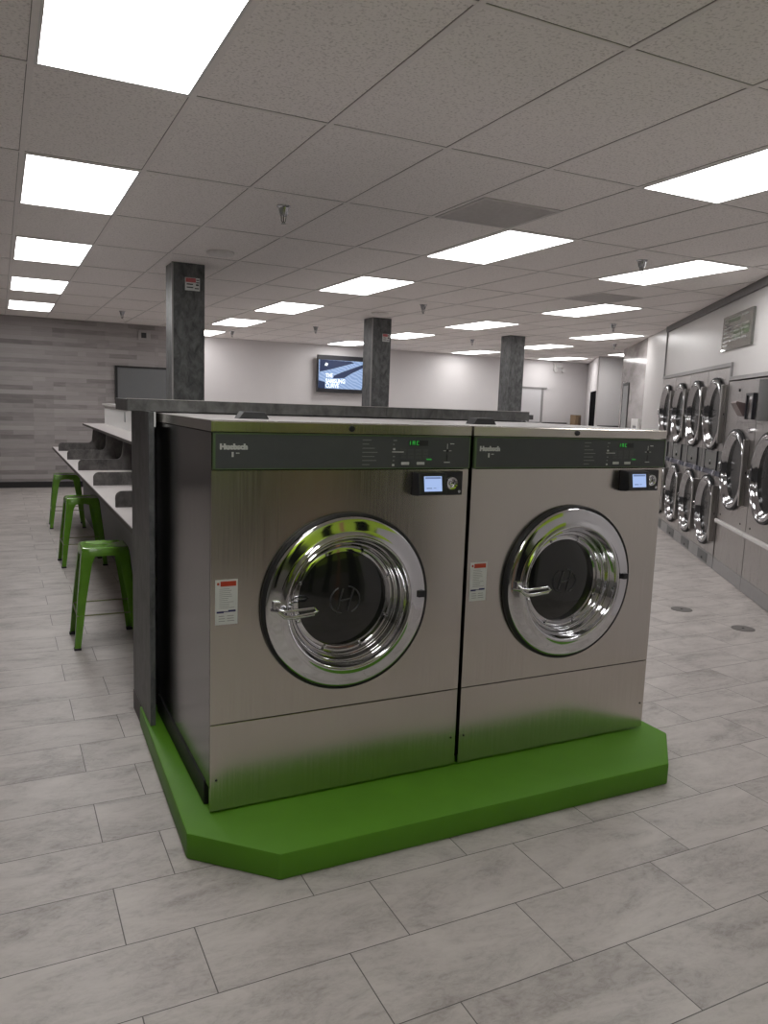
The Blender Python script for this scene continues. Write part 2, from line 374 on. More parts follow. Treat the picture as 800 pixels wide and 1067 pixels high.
struct('baseboard_back', boxes((3.36, 13.6, 15.88, 15.9, 0, 0.10)), BASEB)
# angled wall with the dark doorway and the front-facing wall to its right
p0 = Vector((12.05, 13.75, 0)); p1 = Vector((13.6, 15.9, 0)); dv = (p1-p0); Lw = dv.length; aw = math.atan2(dv.y, dv.x)
bm = boxes((0, 0.06, -0.06, 0, 0, CEIL), (1.5, Lw, -0.06, 0, 0, CEIL), (0.06, 1.5, -0.06, 0, 2.07, CEIL))
struct('wall_angled', bm, WHITEW, loc=p0, rot=(0, 0, aw))
struct('doorway_shade_sheet', boxes((0.06, 1.5, -0.05, -0.004, 0, 2.07)), DOORDARK, loc=p0, rot=(0, 0, aw))  # flat black sheet stands in for the shade inside the opening
struct('wall_front_facing', prism([(12.055, 13.712), (15.5, 13.712), (15.5, 13.95), (12.26, 13.95)], 'z', 0, CEIL), WHITEW)
struct('trim_3', boxes((9.5, 13.0, 15.86, 15.9, 1.265, 1.295)), KICKD)
struct('trim_4', boxes((12.1, 14.5, 13.68, 13.712, 1.265, 1.295)), KICKD)
# door in the back wall
d = struct('door_2', boxes((11.2, 12.14, 15.86, 15.9, 0, 2.12)), DOORP)
f = obj('door_frame', boxes((11.08, 11.2, 15.84, 15.9, 0, 2.12), (12.14, 12.2, 15.85, 15.9, 0, 2.12), (11.05, 12.30, 15.84, 15.9, 2.12, 2.155)), GREYTRIM, parent=d)
# right side wall, angled
slab('wall_right', 13.40, 16.05, 0, -0.25, 0, CEIL, STWALL)
slab('wall_right_white', 11.84, 13.40, 0, -0.25, 0, CEIL, SOFFIT)
slab('wall_right_bulkhead', 8.33, 11.84, 0, -1.2, 2.13, CEIL, SOFFIT)
slab('wall_right_bulkhead_low', 4.50, 8.33, 0, -1.2, 1.99, CEIL, SOFFIT)
slab('wall_right_near', 2.60, 4.50, 0, -0.25, 0, CEIL, WHITEW)
slab('wall_right_behind_machines', 4.50, 11.84, -1.2, -1.3, 0, CEIL, WHITEW)
slab('wall_right_lime', -4.6, 2.60, 0, -0.25, 1.6, 2.5, LIME)
slab('wall_right_pale_reflector', 1.80, 2.60, 0, -0.25, 0, 1.6, WHITEW)  # unseen pale area added to brighten the reflection in the washers
slab('reflection_streak', .76, .88, 0.02, 0.0, 0, 2.2, simple('brown_streak_source', (0.50, 0.24, 0.12), 0.5))  # unseen strip added to give the washer front its brown reflected streak
slab('wall_right_top', -4.6, 2.60, 0, -0.25, 2.5, CEIL, SOFFIT)
slab('wall_right_band', -4.6, 1.80, 0, -0.25, .85, 1.6, OLIVE)
slab('wall_right_lower', -4.6, 1.80, 0, -0.25, 0, .85, TAUPE)
for k, (a, b_) in enumerate(((-3.4, -2.4), (-1.5, -0.9), (0.1, 0.45), (1.25, 1.6))):
    slab('reflection_gap_%d' % (k+1), a, b_, 0.02, 0.0, 0.15, 2.05 if k != 2 else 2.3, DARKGAP)  # unseen black sheets added to break up the lime reflection
slab('baseboard_right', 11.84, 16.05, 0.02, 0.0, 0, 0.1, BASEB)
slab('trim_5', 4.5, 11.78, 0.03, 0.0, CEIL-0.075, CEIL, CROWN)
bm = boxes((0, 3.47, -0.02, 0, 2.09, 2.13), (3.43, 3.47, -0.02, 0, 1.95, 2.09), (3.47, 7.3, -0.02, 0, 1.95, 1.985), (-0.01, 0.03, -0.015, 0, 2.13, CEIL-0.075))
struct('trim_6', bm, GREYTRIM, loc=BP(11.80, 0.0), rot=(0, 0, RZ))

# ---------------------------------------------------------------- ceiling lights
def light_unit(i, j):
    r = empty('ceiling_light', (X0+(i+.5)*TX, Y0+(j+.5)*TY, CEIL))
    hx, hy = TX/2, TY/2
    obj('frame', boxes((-hx+.012, -hx+.024, -hy+.012, hy-.012, -.006, .0), (hx-.024, hx-.012, -hy+.012, hy-.012, -.006, 0), (-hx+.024, hx-.024, -hy+.012, -hy+.024, -.006, 0), (-hx+.024, hx-.024, hy-.024, hy-.012, -.006, 0)), WHITEP, r)
    obj('diffuser', boxes((-hx+.024, hx-.024, -hy+.024, hy-.024, -.005, -.001)), DIFF, r)
    return r
LG = 'recessed ceiling light panels'
L1 = ['nearest and largest bright panel at the top left of the photo', 'second bright panel back along the left edge of the ceiling', 'third bright panel back along the left edge of the ceiling', 'fourth bright panel back along the left edge of the ceiling', 'fifth and farthest bright panel of the left row, by the plank wall']
L5 = ['large bright panel cut by the right edge of the frame, nearest on that side', 'bright panel just behind the grey square vent', 'bright panel above the middle pillar, between vent and television', 'bright panel left of the middle pillar, above the white wall', 'small bright panel right of the first pillar, over the back wall', 'sliver of bright panel touching the right side of the first pillar']
row0 = [light_unit(0, j) for j in (-1, 1, 3, 5, 7)]
for o, t in zip(row0, L1): tag(o, t, 'ceiling light', LG)
for j, t in zip((-1, 1, 3, 5, 7, 9), L5): tag(light_unit(5, j), t, 'ceiling light', LG)
more = [((8, 1), 'bright panel with a sprinkler head hanging in front of it, near the white bulkhead'), ((10, 3), 'bright panel behind the second grey vent, left of the bulkhead corner'),
        ((10, 5), 'bright panel above the far right pillar and left of it'), ((10, 7), 'bright panel touching the right side of the middle pillar'),
        ((10, 9), 'bright panel above the television, touching the middle pillar on its left'), ((14, 5), 'bright panel nearest to the polished stone wall'),
        ((15, 7), 'bright panel touching the right side of the farthest pillar'), ((15, 9), 'bright panel left of the farthest pillar over the back wall'),
        ((19, 7), 'small bright panel cut off by the polished stone wall'), ((19, 9), 'farthest bright panel in front of the back wall right of the last pillar')]
for (i, j), t in more: tag(light_unit(i, j), t, 'ceiling light', LG)
for (i, j), t in (((0, -3), 'ceiling light panel directly behind the viewer, first in line with the left row'), ((0, -5), 'ceiling light panel farthest behind the viewer, beside the lime wall')):
    tag(light_unit(i, j), t, 'ceiling light', 'ceiling lights outside the photo')

# ---------------------------------------------------------------- the two large washers
WB = 0.096      # top of the green base
def washer():
    r = empty('washing_machine', (1.157, 2.624, WB))
    hw = 0.515; dp = 1.03; H = 1.419-0.0   # local: front y = 0, z from base
    z = lambda a: a-WB
    # body shell: side and rear panels
    bm = boxes((-hw, -hw+.02, .004, dp, z(.19), z(1.474)), (hw-.02, hw, .004, dp, z(.19), z(1.474)), (-hw+.02, hw-.02, dp-.02, dp, z(.19), z(1.474)))
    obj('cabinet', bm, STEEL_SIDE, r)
    obj('plinth', boxes((-hw-.005, hw+.005, .075, dp-.01, 0, z(.190)), bev=.003), BLACK, r)
    # front sheets
    cz = z(.848)
    obj('front_panel', hole_panel(-hw, hw, z(.434), z(1.344), 0, cz, .333, 0, .02), STEEL, r)
    lp = obj('lower_panel', boxes((-hw, hw, -.001, .02, z(.104), z(.430)), bev=.0015), STEEL, r)
    for sx in (-1, 1): obj('screw', lathe([(0, -.0035), (.004, -.003), (.005, 0)], sx*(hw-.022), 0, z(.222), 12), BLACK, lp)
    # top cover with rolled front edge
    b3 = prism([(-.006, z(1.478)), (-.006, z(1.512)), (-.003, z(1.515)), (dp, z(1.515)), (dp, z(1.478))], 'x', -hw-.003, hw+.003)
    tc = obj('top_cover', b3, STEEL, r)
    obj('top_sheet', boxes((-hw, hw, .012, dp-.002, z(1.5152), z(1.5165))), TOPSH, tc)
    obj('lock', lathe([(0, -.012), (.010, -.012), (.012, -.006), (.012, 0)], .0, 0, z(1.496), 20), BLACKP, tc)
    cw = prism([(-.060, 0), (.060, 0), (.040, .027), (-.040, .027)], 'y', 0, .07, bev=.002)
    obj('vent_cowl', cw, COWL, tc, loc=(-.285, .27, z(1.5165)))
    # control panel
    cp = obj('control_panel', boxes((-hw+.012, hw-.004, -.006, .02, z(1.352), z(1.470)), bev=.001), PANEL, r)
    e = .0045
    obj('green_edge', boxes((-hw+.004, hw, -.0075, .018, z(1.470), z(1.470)+e), (-hw+.004, hw, -.0075, .018, z(1.3485), z(1.352)), (-hw+.004, -hw+.012, -.0075, .018, z(1.352), z(1.470)), (hw-.004, hw, -.0075, .018, z(1.352), z(1.470))), GTRIM, cp)
    yt = -.0062
    text('lettering', 'Huebsch', .0245, TEXTW, cp, (-.488, yt, z(1.419)), bold=.0019, sx=1.12)
    obj('badge', boxes((-.447, -.440, yt-.0006, yt, z(1.392), z(1.409)), (-.432, -.4255, yt-.0006, yt, z(1.4035), z(1.407)), (-.424, -.420, yt-.0006, yt, z(1.4035), z(1.407))), TEXTW, cp)
    # cycle list
    rr = random.Random(3); lines = []
    zz = 1.4575
    words = ['SANITIZE', 'HOT', 'WARM BRIGHTS', 'WARM WHITES', 'COLORS', 'DELICATES COLD', 'RINSE']
    for k, wd in enumerate(words):
        L = (.036, .026, .050, .062, .050, .058, .030)[k]; yk = zz-.0152*k
        lines.append((.045, .045+L, yt-.0005, yt, z(yk-.003), z(yk-.0005)))
    icons = [(.172, .172+L*.5, yt-.0005, yt, z(zz-.0152*k-.004), z(zz-.0152*k)) for k, L in enumerate((.03, .012, .018, .0, .018, .014, .016)) if L]
    for l in lines: obj('cycle_name', boxes(l), TEXTG, cp)
    for l in icons: obj('cycle_icon', boxes(l), TEXTG, cp)
    for l in ((.168, .218, yt-.0008, yt, z(1.4105), z(1.4135)), (.172, .181, yt-.0008, yt, z(1.419), z(1.426)), (.170, .179, yt-.0008, yt, z(1.359), z(1.366))): obj('cycle_marker', boxes(l), TEXTW, cp)
    dsp = obj('display', boxes((.238, .322, yt-.001, yt, z(1.436), z(1.457))), BLACKP, cp)
    g = []
    for x in (.243, .254, .262, .272): g.append((x, x+.0025, yt-.0016, yt-.001, z(1.439), z(1.454)))
    g += [(.254, .2645, yt-.0016, yt-.001, z(1.4515), z(1.454)), (.254, .2645, yt-.0016, yt-.001, z(1.4455), z(1.4475)), (.272, .282, yt-.0016, yt-.001, z(1.4515), z(1.454)), (.272, .282, yt-.0016, yt-.001, z(1.439), z(1.441))]
    obj('digits', boxes(*g), LEDG, dsp)
    kp = bmesh.new()
    for a in range(4):
        for b in range(3): box(kp, .205+a*.032, .229+a*.032, yt-.0012, yt, z(1.388+b*.013), z(1.397+b*.013), bev=.0004)
    obj('keypad', kp, simple('keypad_grey', (0.075, 0.08, 0.082), 0.4, noise=0), cp)
    for x in (.208, .275): obj('start_button', boxes((x, x+.034, yt-.003, yt, z(1.363), z(1.374)), bev=.0012), TEXTW, cp)
    obj('status_mark', boxes((.318, .340, yt-.001, yt, z(1.382), z(1.386))), LEDG, cp)
    ks = bmesh.new(); box(ks, .407, .412, yt-.001, yt, z(1.378), z(1.404)); join(ks, lathe([(0, -.004), (.006, -.003), (.006, 0)], .4095, yt, z(1.418), 14))
    obj('card_slot', ks, BLACKP, cp)
    for l in ((.4085, .4105, yt-.001, yt, z(1.425), z(1.445)), (.392, .428, yt-.0008, yt, z(1.4165), z(1.4185)), (.397, .423, yt-.0008, yt, z(1.371), z(1.374)), (.422, .440, yt-.001, yt, z(1.443), z(1.4465))): obj('card_slot_mark', boxes(l), TEXTW, cp)
    # door
    prof = [(.331, .0), (.331, -.016), (.327, -.026), (.321, -.0315), (.317, -.0330), (.300, -.0364), (.280, -.0404), (.262, -.0440), (.259, -.0470), (.253, -.048), (.248, -.0465), (.245, -.040),
            (.238, -.020), (.233, -.014), (.228, -.016), (.224, -.012), (.222, .004), (.217, .010), (.211, .009), (.207, .013), (.205, .026), (.199, .030), (.190, .027), (.184, .026), (.180, .032)]
    d = obj('door', lathe(prof, 0, 0, cz, 96), CHROME, r, smooth=50)
    obj('gasket', lathe([(.333, .004), (.339, -.004), (.3385, -.018), (.334, -.027), (.3285, -.0275), (.331, .004)], 0, 0, cz, 96), BLACK, d, smooth=60)
    obj('glass', lathe([(.181, .032), (.15, .024), (.10, .018), (.05, .015), (0, .014)], 0, 0, cz, 64), GLASS, d, smooth=60)
    # emblem: H drawn inside a broken ring
    em = bmesh.new(); gy = lambda x, q: .0125+(x*x+q*q)*.45
    def arc(a, b, rx, rz, ox=0, oz=0, n=14):
        return [(ox+rx*math.cos(math.radians(a+(b-a)*k/n)), gy(ox+rx*math.cos(math.radians(a+(b-a)*k/n)), oz+rz*math.sin(math.radians(a+(b-a)*k/n))), cz+oz+rz*math.sin(math.radians(a+(b-a)*k/n))) for k in range(n+1)]
    tube(em, [(-.030, gy(.03, .03), cz-.035), (-.022, gy(.02, 0), cz), (-.008, gy(.0, .04), cz+.045)], .0035, 6)
    tube(em, [(.012, gy(.01, .04), cz-.045), (.022, gy(.02, 0), cz), (.036, gy(.03, .04), cz+.040)], .0035, 6)
    tube(em, [(-.022, gy(.02, 0), cz-.002), (.024, gy(.02, 0), cz+.004)], .003, 6)
    tube(em, arc(115, 262, .056, .052, -.004, .0), .003, 6); tube(em, arc(-65, 82, .056, .052, .006, 0), .003, 6)
    obj('emblem', em, EMB, d)
    for k in range(8):
        a = PI/8+k*PI/4
        obj('bolt', lathe([(0, -.006), (.005, -.005), (.006, .002)], .1915*math.cos(a), .026, cz+.1915*math.sin(a), 10), CHROME_DULL, d)
    # lever handle with its pivot bracket on the left of the ring
    h = bmesh.new(); hy = -.066
    tube(h, [(-.300, -.045, cz+.022), (-.286, hy, cz+.004), (-.262, hy-.006, cz-.002), (-.225, hy-.008, cz+.001), (-.160, hy-.010, cz+.004)], [.005, .006, .006, .006, .0055], 10)
    tube(h, [(-.290, hy, cz-.002), (-.268, hy-.006, cz-.020), (-.235, hy-.010, cz-.023), (-.160, hy-.012, cz-.016), (-.146, hy-.012, cz-.006), (-.160, hy-.010, cz+.004)], [.006, .008, .008, .008, .007, .0055], 10)
    tube(h, [(-.308, -.040, cz-.002), (-.284, hy, cz-.002)], .006, 8)
    hd = obj('handle', h, CHROME, d, smooth=40)
    obj('pivot', boxes((-.306, -.276, -.058, -.034, cz+.004, cz+.032), bev=.004), CHROME_DULL, hd)
    obj('hinge', boxes((.287, .316, -.046, -.030, cz+.0, cz+.026), bev=.002), BLACKP, d)
    # warning label
    lx0, lx1, lz0, lz1 = -.500, -.420, z(.800), z(.962)
    lb = obj('warning_label', boxes((lx0, lx1, -.0016, -.0002, lz0, lz1)), LABELW, r)
    obj('red_heading', boxes((lx0+.018, lx1-.006, -.0022, -.0016, lz1-.024, lz1-.006), (lx0+.006, lx0+.014, -.0022, -.0016, lz1-.019, lz1-.010)), LABELR, lb)
    obj('blue_bar', boxes((lx0+.005, lx0+.030, -.0022, -.0016, lz0+.042, lz0+.049), (lx0+.046, lx1-.007, -.0022, -.0016, lz0+.045, lz0+.052), (lx0+.030, lx0+.046, -.0022, -.0016, lz0+.045, lz0+.048)), LABELB, lb)
    g = []
    for k in range(11):
        a = lx0+.014; g.append((a, a+.03+rr.random()*.025, -.0021, -.0016, lz1-.034-k*.0068, lz1-.0325-k*.0068))
    obj('small_print', boxes(*g), LABELG, lb); g = []
    for k in range(3):
        for a in (lx0+.012, lx0+.042): g.append((a, a+.018+rr.random()*.01, -.0021, -.0016, lz0+.012+k*.009, lz0+.014+k*.009))
    obj('small_print', boxes(*g), LABELG, lb)
    # card reader
    cr = obj('card_reader', prism([(0, z(1.338)), (-.050, z(1.334)), (-.062, z(1.252)), (-.04, z(1.246)), (0, z(1.243))], 'x', .262, .385, bev=.004), BLACKP, r)
    tl = math.atan2(.012, .082)
    ob = obj('screen', boxes((.285, .362, -.0015, 0, -.028, .030)), SCREEN, cr, loc=(0, -.0565, z(1.293)), rot=(-tl, 0, 0))
    obj('screen_text', boxes((.289, .358, -.0019, -.0015, .020, .027), (.294, .318, -.0019, -.0015, -.018, -.014), (.324, .336, -.0019, -.0015, -.017, -.0145)), SCREEND, ob)
    bp = obj('back_plate', boxes((.385, .483, -.012, 0, z(1.243), z(1.338)), bev=.003), BLACKP, cr)
    obj('contact_ring', lathe([(.0, -.020), (.006, -.022), (.010, -.018), (.014, -.018), (.017, -.030), (.024, -.032), (.028, -.024), (.029, -.010)], .425, 0, z(1.292), 32), CHROME, cr, smooth=40)
    obj('key_lock', lathe([(0, -.018), (.006, -.018), (.007, -.010)], .466, 0, z(1.258), 14), CHROME_DULL, cr)
    return r
w1 = washer()
tag(w1, 'left of the two large stainless steel front-load washers on the green base', 'washing machine', 'pair of large washers on the green base')
w2 = copy_tree(w1); w2.location.x = 2.205
tag(w2, 'right of the two large stainless steel front-load washers on the green base', 'washing machine', 'pair of large washers on the green base')

# green base slab
pts = [(.570, 3.742), (.538, 2.530), (.795, 2.285), (2.550, 2.285), (2.790, 2.530), (2.790, 3.742)]
b = prism(pts, 'z', 0.0, WB, bev=.008)
tag(obj('equipment_base', b, GREEN, smooth=30), 'glossy green painted floor plinth with cut corners under the two washers', 'plinth')

# ---------------------------------------------------------------- island: end wall, spine, desk
r = tag(empty('partition_wall', (1.65, 3.82, 0)), 'low dark stone-laminate wall behind the two washers with a flat cap', 'partition')
def P(name, bx, m, root, bev=0.0, **k):
    t = root
    while t.parent: t = t.parent
    ox, oy, oz = t.location
    return obj(name, boxes(*[(a-ox, b-ox, c-oy, d_-oy, e-oz, f_-oz) for a, b, c, d_, e, f_ in bx], bev=bev), m, root, **k)
ox, oy, oz = r.location
obj('end_panel', prism([(3.482-oy, .098), (3.745-oy, .098), (3.745-oy, .005), (3.975-oy, .005), (3.975-oy, 1.522), (3.482-oy, 1.522)], 'x', .578-ox, .600-ox), STONE, r)
P('edge_strip', [(.5775, .6005, 3.479, 3.482, .098, 1.522)], STONE_P, r)
P('wall_body', [(.600, 2.69, 3.745, 3.96, 0, 1.522)], STONE, r)
P('kick_board', [(.5755, .578, 3.745, 3.972, 0, .10)], KICKD, r)
c1 = P('cap', [(.510, 1.795, 3.625, 4.01, 1.522, 1.575)], STONE_C, r, bev=.0015)
c2 = P('cap', [(1.797, 2.700, 3.625, 4.01, 1.522, 1.575)], STONE_C, r, bev=.0015)
P('top_edge_strip', [(.510, 2.700, 3.623, 3.640, 1.575, 1.577)], TOPLAM, c1)
P('bracket', [(.602, .622, 3.56, 3.62, 1.455, 1.520)], WHITEP, r)

r = tag(empty('carrel_counter', (.92, 7.4, 0)), 'long pale study counter with raised shelf running back along the left side', 'counter')
YN, YF = 3.985, 10.85
P('spine_wall', [(1.24, 1.40, YN, YF, 0, 1.455)], WHITEP, r)
P('spine_cap', [(1.215, 1.425, YN, YF+.02, 1.455, 1.480)], TOPLAM, r)
P('back_board', [(1.222, 1.24, YN, YF, .905, 1.19)], STONE_D, r)
wt = P('worktop', [(.605, 1.222, YN, YF, .880, .905)], TOPLAM, r)
P('edge_band', [(.600, .605, YN, YF, .878, .904)], DARKEDGE, wt)
sh = P('shelf', [(.972, 1.24, YN, YF, 1.192, 1.215)], TOPLAM, r)
P('edge_band', [(.967, .972, YN, YF, 1.190, 1.214)], DARKEDGE, sh)
P('knee_panel', [(.96, 1.0, YN, YF, 0, .880)], MODEST, r)
def divider(y):
    p = [(.625, .905), (.625, .965)]
    for k in range(7):
        a = PI - PI/2*k/6; p.append((.665+.04*math.cos(a), .965+.04*math.sin(a)))
    for k in range(7):
        a = -PI/2 + PI/2*k/6; p.append((.955+.05*math.cos(a), 1.055+.05*math.sin(a)))
    p += [(1.02, 1.192), (1.222, 1.192), (1.222, .905)]
    b = prism([(a-r.location.x, c) for a, c in p], 'y', y-.01-r.location.y, y+.01-r.location.y)
    return obj('divider', b, STONE_D, r)
for y in (4.98, 6.235, 7.50, 8.76, 10.10): divider(y)
P('outlet', [(1.236, 1.2415, 8.95, 9.02, 1.30, 1.41)], TEXTG, r)

r = tag(empty('low_wall', (2.7, 7, 0)), 'low grey wall end with dark cap just right of the partition cap, behind the washers', 'low wall')
P('wall_body', [(2.60, 3.03, 4.15, 10.6, 0, 1.525)], STONE, r)
P('cap', [(2.56, 3.085, 4.10, 10.65, 1.525, 1.555)], STONE, r)
bmr = bmesh.new(); tube(bmr, [(3.036+.05*math.sin(t), 4.138, 1.44+.07*math.cos(t)) for t in [k*PI/8 for k in range(9)]], .008, 8)
for v in bmr.verts: v.co -= Vector(r.location)
obj('rail', bmr, CHROME, r)

# ---------------------------------------------------------------- stools
def stool():
    r = empty('bar_stool', (0, 0, 0))
    H = .635; t = .142
    outer = rrect(-t, t, -t, t, .045, 6); N = len(outer)
    bm = bmesh.new()
    def ring(s, z): return [bm.verts.new((x*s, y*s, z)) for x, y in outer]
    seat_hole = [bm.verts.new((.026*math.cos(2*PI*k/N+PI/4), .017*math.sin(2*PI*k/N+PI/4), H-.008)) for k in range(N)]
    hole_low = [bm.verts.new((.026*math.cos(2*PI*k/N+PI/4), .017*math.sin(2*PI*k/N+PI/4), H-.02)) for k in range(N)]
    rs = [hole_low, seat_hole, ring(.80, H-.006), ring(.90, H), ring(.975, H-.004), ring(1.0, H-.014), ring(1.035, H-.052), ring(1.02, H-.052), ring(.985, H-.018), ring(.86, H-.012)]
    for A, B in zip(rs, rs[1:]):
        for k in range(N): bm.faces.new((A[k], A[(k+1) % N], B[(k+1) % N], B[k]))
    obj('seat', bm, STOOLG, r, smooth=40)
    for sx, sy in ((-1, -1), (1, -1), (1, 1), (-1, 1)):
        bm = bmesh.new()
        def lv(z, c, wd):
            a = .004
            pts = [(c, c-wd), (c, c-.012), (c-.004, c-.004), (c-.012, c), (c-wd, c), (c-wd, c-a), (c-.014, c-a), (c-a-.003, c-a-.003), (c-a, c-.014), (c-a, c-wd)]
            return [bm.verts.new((sx*p, sy*q, z)) for p, q in pts]
        secs = [lv(H-.020, .1415, .085), lv(H-.055, .147, .082), lv(H-.10, .151, .066), lv(.30, .175, .050), lv(.012, .199, .036)]
        bm.faces.new(secs[0]); bm.faces.new(secs[-1][::-1])
        for A, B in zip(secs, secs[1:]):
            for k in range(10): bm.faces.new((A[k], A[(k+1) % 10], B[(k+1) % 10], B[k]))
        lg = obj('leg', bm, STOOLG, r)
        obj('rubber_foot', boxes(tuple(sorted((sx*.160, sx*.202))) + tuple(sorted((sy*.160, sy*.202))) + (0, .014), bev=.002), BLACK, lg)
    bm = bmesh.new(); c = .178; zz = .215
    for a, b in (((-c, -c), (c, -c)), ((c, -c), (c, c)), ((c, c), (-c, c)), ((-c, c), (-c, -c))): tube(bm, [(*a, zz), (*b, zz)], .0045, 8)
    obj('foot_rail', bm, simple('stool_rail_bronze', (.16, .17, .07), .35, .6), r)
    bm = bmesh.new(); c = .142
    for a, b in (((-c, -c), (c, c)), ((c, -c), (-c, c))): tube(bm, [(a[0], a[1], H-.085), (0, 0, H-.055), (b[0], b[1], H-.085)], .005, 6)
    obj('seat_brace', bm, STOOLG, r)
    return r
SG = 'green metal stools at the counter'
s1 = stool(); s1.location = (.578, 5.225, 0); tag(s1, 'nearest of the three green metal stools at the pale counter', 'stool', SG)
for (x, y, a), t in zip(((.668, 7.75, .03), (.700, 10.02, -.03)), ('middle of the three green metal stools at the pale counter', 'farthest green metal stool, nearest to the black baseboard of the plank wall')):
    s = copy_tree(s1); s.location = (x, y, 0); s.rotation_euler.z = a; tag(s, t, 'stool', SG)

# ---------------------------------------------------------------- pillars
def pillar(x0, x1, y0, y1, label, sign):
    r = tag(empty('pillar', ((x0+x1)/2, (y0+y1)/2, 0)), label, 'pillar', 'stone-laminate square pillars')
    hx, hy = (x1-x0)/2, (y1-y0)/2
    obj('shaft', boxes((-hx, hx, -hy, hy, 0, CEIL-.002), bev=.003), STONE_P, r)
    obj('corner_trim', boxes((-hx-.003, -hx+.012, -hy-.003, -hy+.012, .0, CEIL-.002)), GREYTRIM if sign else STONE_P, r)
    return r
def sign(x0, x1, y, z0, z1, label):
    s = tag(empty('warning_sign', ((x0+x1)/2, y, z0)), label, 'sign', 'small notices on the pillars')
    w_ = (x1-x0)/2; h = z1-z0
    obj('plate', boxes((-w_, w_, -.006, 0, 0, h)), LABELW, s)
    obj('red_band', boxes((-w_+.004, w_*.45, -.008, -.006, h*.64, h*.97)), REDP, s)
    obj('text_line', boxes((-w_*.8, w_*.05, -.008, -.006, h*.44, h*.53), (w_*.45, w_*.85, -.008, -.006, h*.40, h*.52), (-w_*.8, w_*.1, -.008, -.006, h*.20, h*.28), (w_*.3, w_*.85, -.008, -.006, h*.14, h*.22), (w_*.5, w_*.9, -.008, -.006, h*.60, h*.68), (w_*.5, w_*.9, -.008, -.006, h*.8, h*.88)), BLACKP, s)
pillar(1.458, 1.758, 7.47, 7.77, 'tall grey stone-laminate pillar nearest the viewer, with red and white notice', 1)
pillar(4.82, 5.12, 10.28, 10.58, 'grey stone-laminate pillar standing in front of the television', 1)
pillar(7.76, 8.05, 11.05, 11.34, 'farthest grey stone-laminate pillar, right of the television, without a notice', 0)
sign(1.575, 1.710, 7.467, 2.575, 2.690, 'small red and white notice high on the nearest pillar')
sign(4.98, 5.09, 10.277, 2.49, 2.60, 'small pale notice high on the pillar by the television')

# ---------------------------------------------------------------- television on the back wall
tv = tag(empty('television', (6.79, 15.76, 1.81)), 'black wall-mounted television showing a blue and white picture', 'television')
TW, TH = 1.36, .79
obj('bezel', boxes((-TW/2, TW/2, -.03, .03, 0, TH), bev=.006), BLACKP, tv)
obj('wall_bracket', boxes((-.25, .25, .03, .13, .2, .6)), BLACK, tv)
def tvmat():
    m, nt, b = mat('tv_picture'); L = nt.links
    tc = nt.nodes.new('ShaderNodeTexCoord'); wv = nt.nodes.new('ShaderNodeTexWave'); mp = nt.nodes.new('ShaderNodeMapping')
    mp.inputs['Rotation'].default_value = (0, math.radians(62), 0)
    wv.inputs['Scale'].default_value = 5; wv.inputs['Distortion'].default_value = 6; wv.inputs['Detail'].default_value = 3
    L.new(tc.outputs['Object'], mp.inputs['Vector']); L.new(mp.outputs['Vector'], wv.inputs['Vector'])
    r = nt.nodes.new('ShaderNodeValToRGB'); r.color_ramp.elements[0].color = (0.30, 0.46, 0.80, 1); r.color_ramp.elements[1].color = (0.50, 0.68, 1.0, 1)
    L.new(wv.outputs['Color'], r.inputs['Fac']); L.new(r.outputs['Color'], b.inputs['Emission Color']); b.inputs['Emission Strength'].default_value = .75
    b.inputs['Base Color'].default_value = (0.02, 0.02, 0.03, 1); b.inputs['Roughness'].default_value = .2
    return m
ES = simple('tv_dark_picture', (0.01, 0.012, 0.03), .2, emit=(0.02, 0.035, 0.08), es=.8, noise=0)
EW = simple('tv_white_letters', (0.5, 0.5, 0.5), .2, emit=(.8, .92, 1.0), es=.9, noise=0)
sc = obj('screen', boxes((-TW/2+.03, TW/2-.03, -.033, -.030, .085, TH-.10)), tvmat(), tv)
def flat(name, polys, m, par, y0, y1):
    bm = bmesh.new()
    for p in polys: join(bm, prism(p, 'y', y0, y1))
    return obj(name, bm, m, par)
flat('dark_shapes', [[(-.63, .43), (-.35, .50), (.18, .655), (.10, .68), (-.63, .69)], [(-.32, .30), (-.06, .32), (.12, .43), (.60, .66), (.52, .68), (.2, .56), (-.12, .44), (-.30, .36)], [(-.65, .085), (-.50, .085), (-.50, .22), (-.65, .25)], [(.36, .09), (.39, .09), (.44, .29), (.42, .29)]], ES, sc, -.0345, -.033)
flat('light_shape', [[(-.52, .57), (-.46, .56), (-.44, .61), (-.49, .63)]], EW, sc, -.0355, -.0345)
for s_, zz, sz in (('THE', .325, .11), ('SAMSUNG', .205, .125), ('CURVE', .085+.02, .125)):
    text('lettering', s_, sz, EW, sc, (-.49, -.0352, zz), bold=.004, ext=.0008, sx=.80)

# notice board / monitor on plank wall, wall speaker
t = tag(empty('notice_board', (2.55, 14.27, 1.0)), 'large grey panel in a black frame on the plank wall behind the nearest pillar', 'board')
obj('panel', boxes((-.70, .70, -.01, .028, 0, 1.07)), MIRROR, t)
obj('frame', boxes((-.74, -.70, -.03, .028, -.03, 1.10), (.70, .74, -.03, .028, -.03, 1.10), (-.70, .70, -.03, .028, 1.07, 1.10), (-.70, .70, -.03, .028, -.03, 0)), BLACK, t)
t = tag(empty('wall_speaker', (2.31, 14.27, 2.56)), 'small dark square grille on a pale plate high on the plank wall', 'speaker')
obj('plate', boxes((-.10, .10, 0, .028, 0, .16), bev=.004), simple('speaker_plate_grey', (0.36, 0.34, 0.335), 0.5), t)
obj('grille', boxes((-.055, .03, -.012, 0, .035, .125), bev=.003), BLACKP, t)
t = tag(empty('emergency_light', (12.60, 15.86, 2.56)), 'small white two-headed emergency light high on the back wall', 'emergency light')
obj('housing', boxes((-.12, .12, -.03, .035, .10, .22), bev=.01), WHITEP, t)
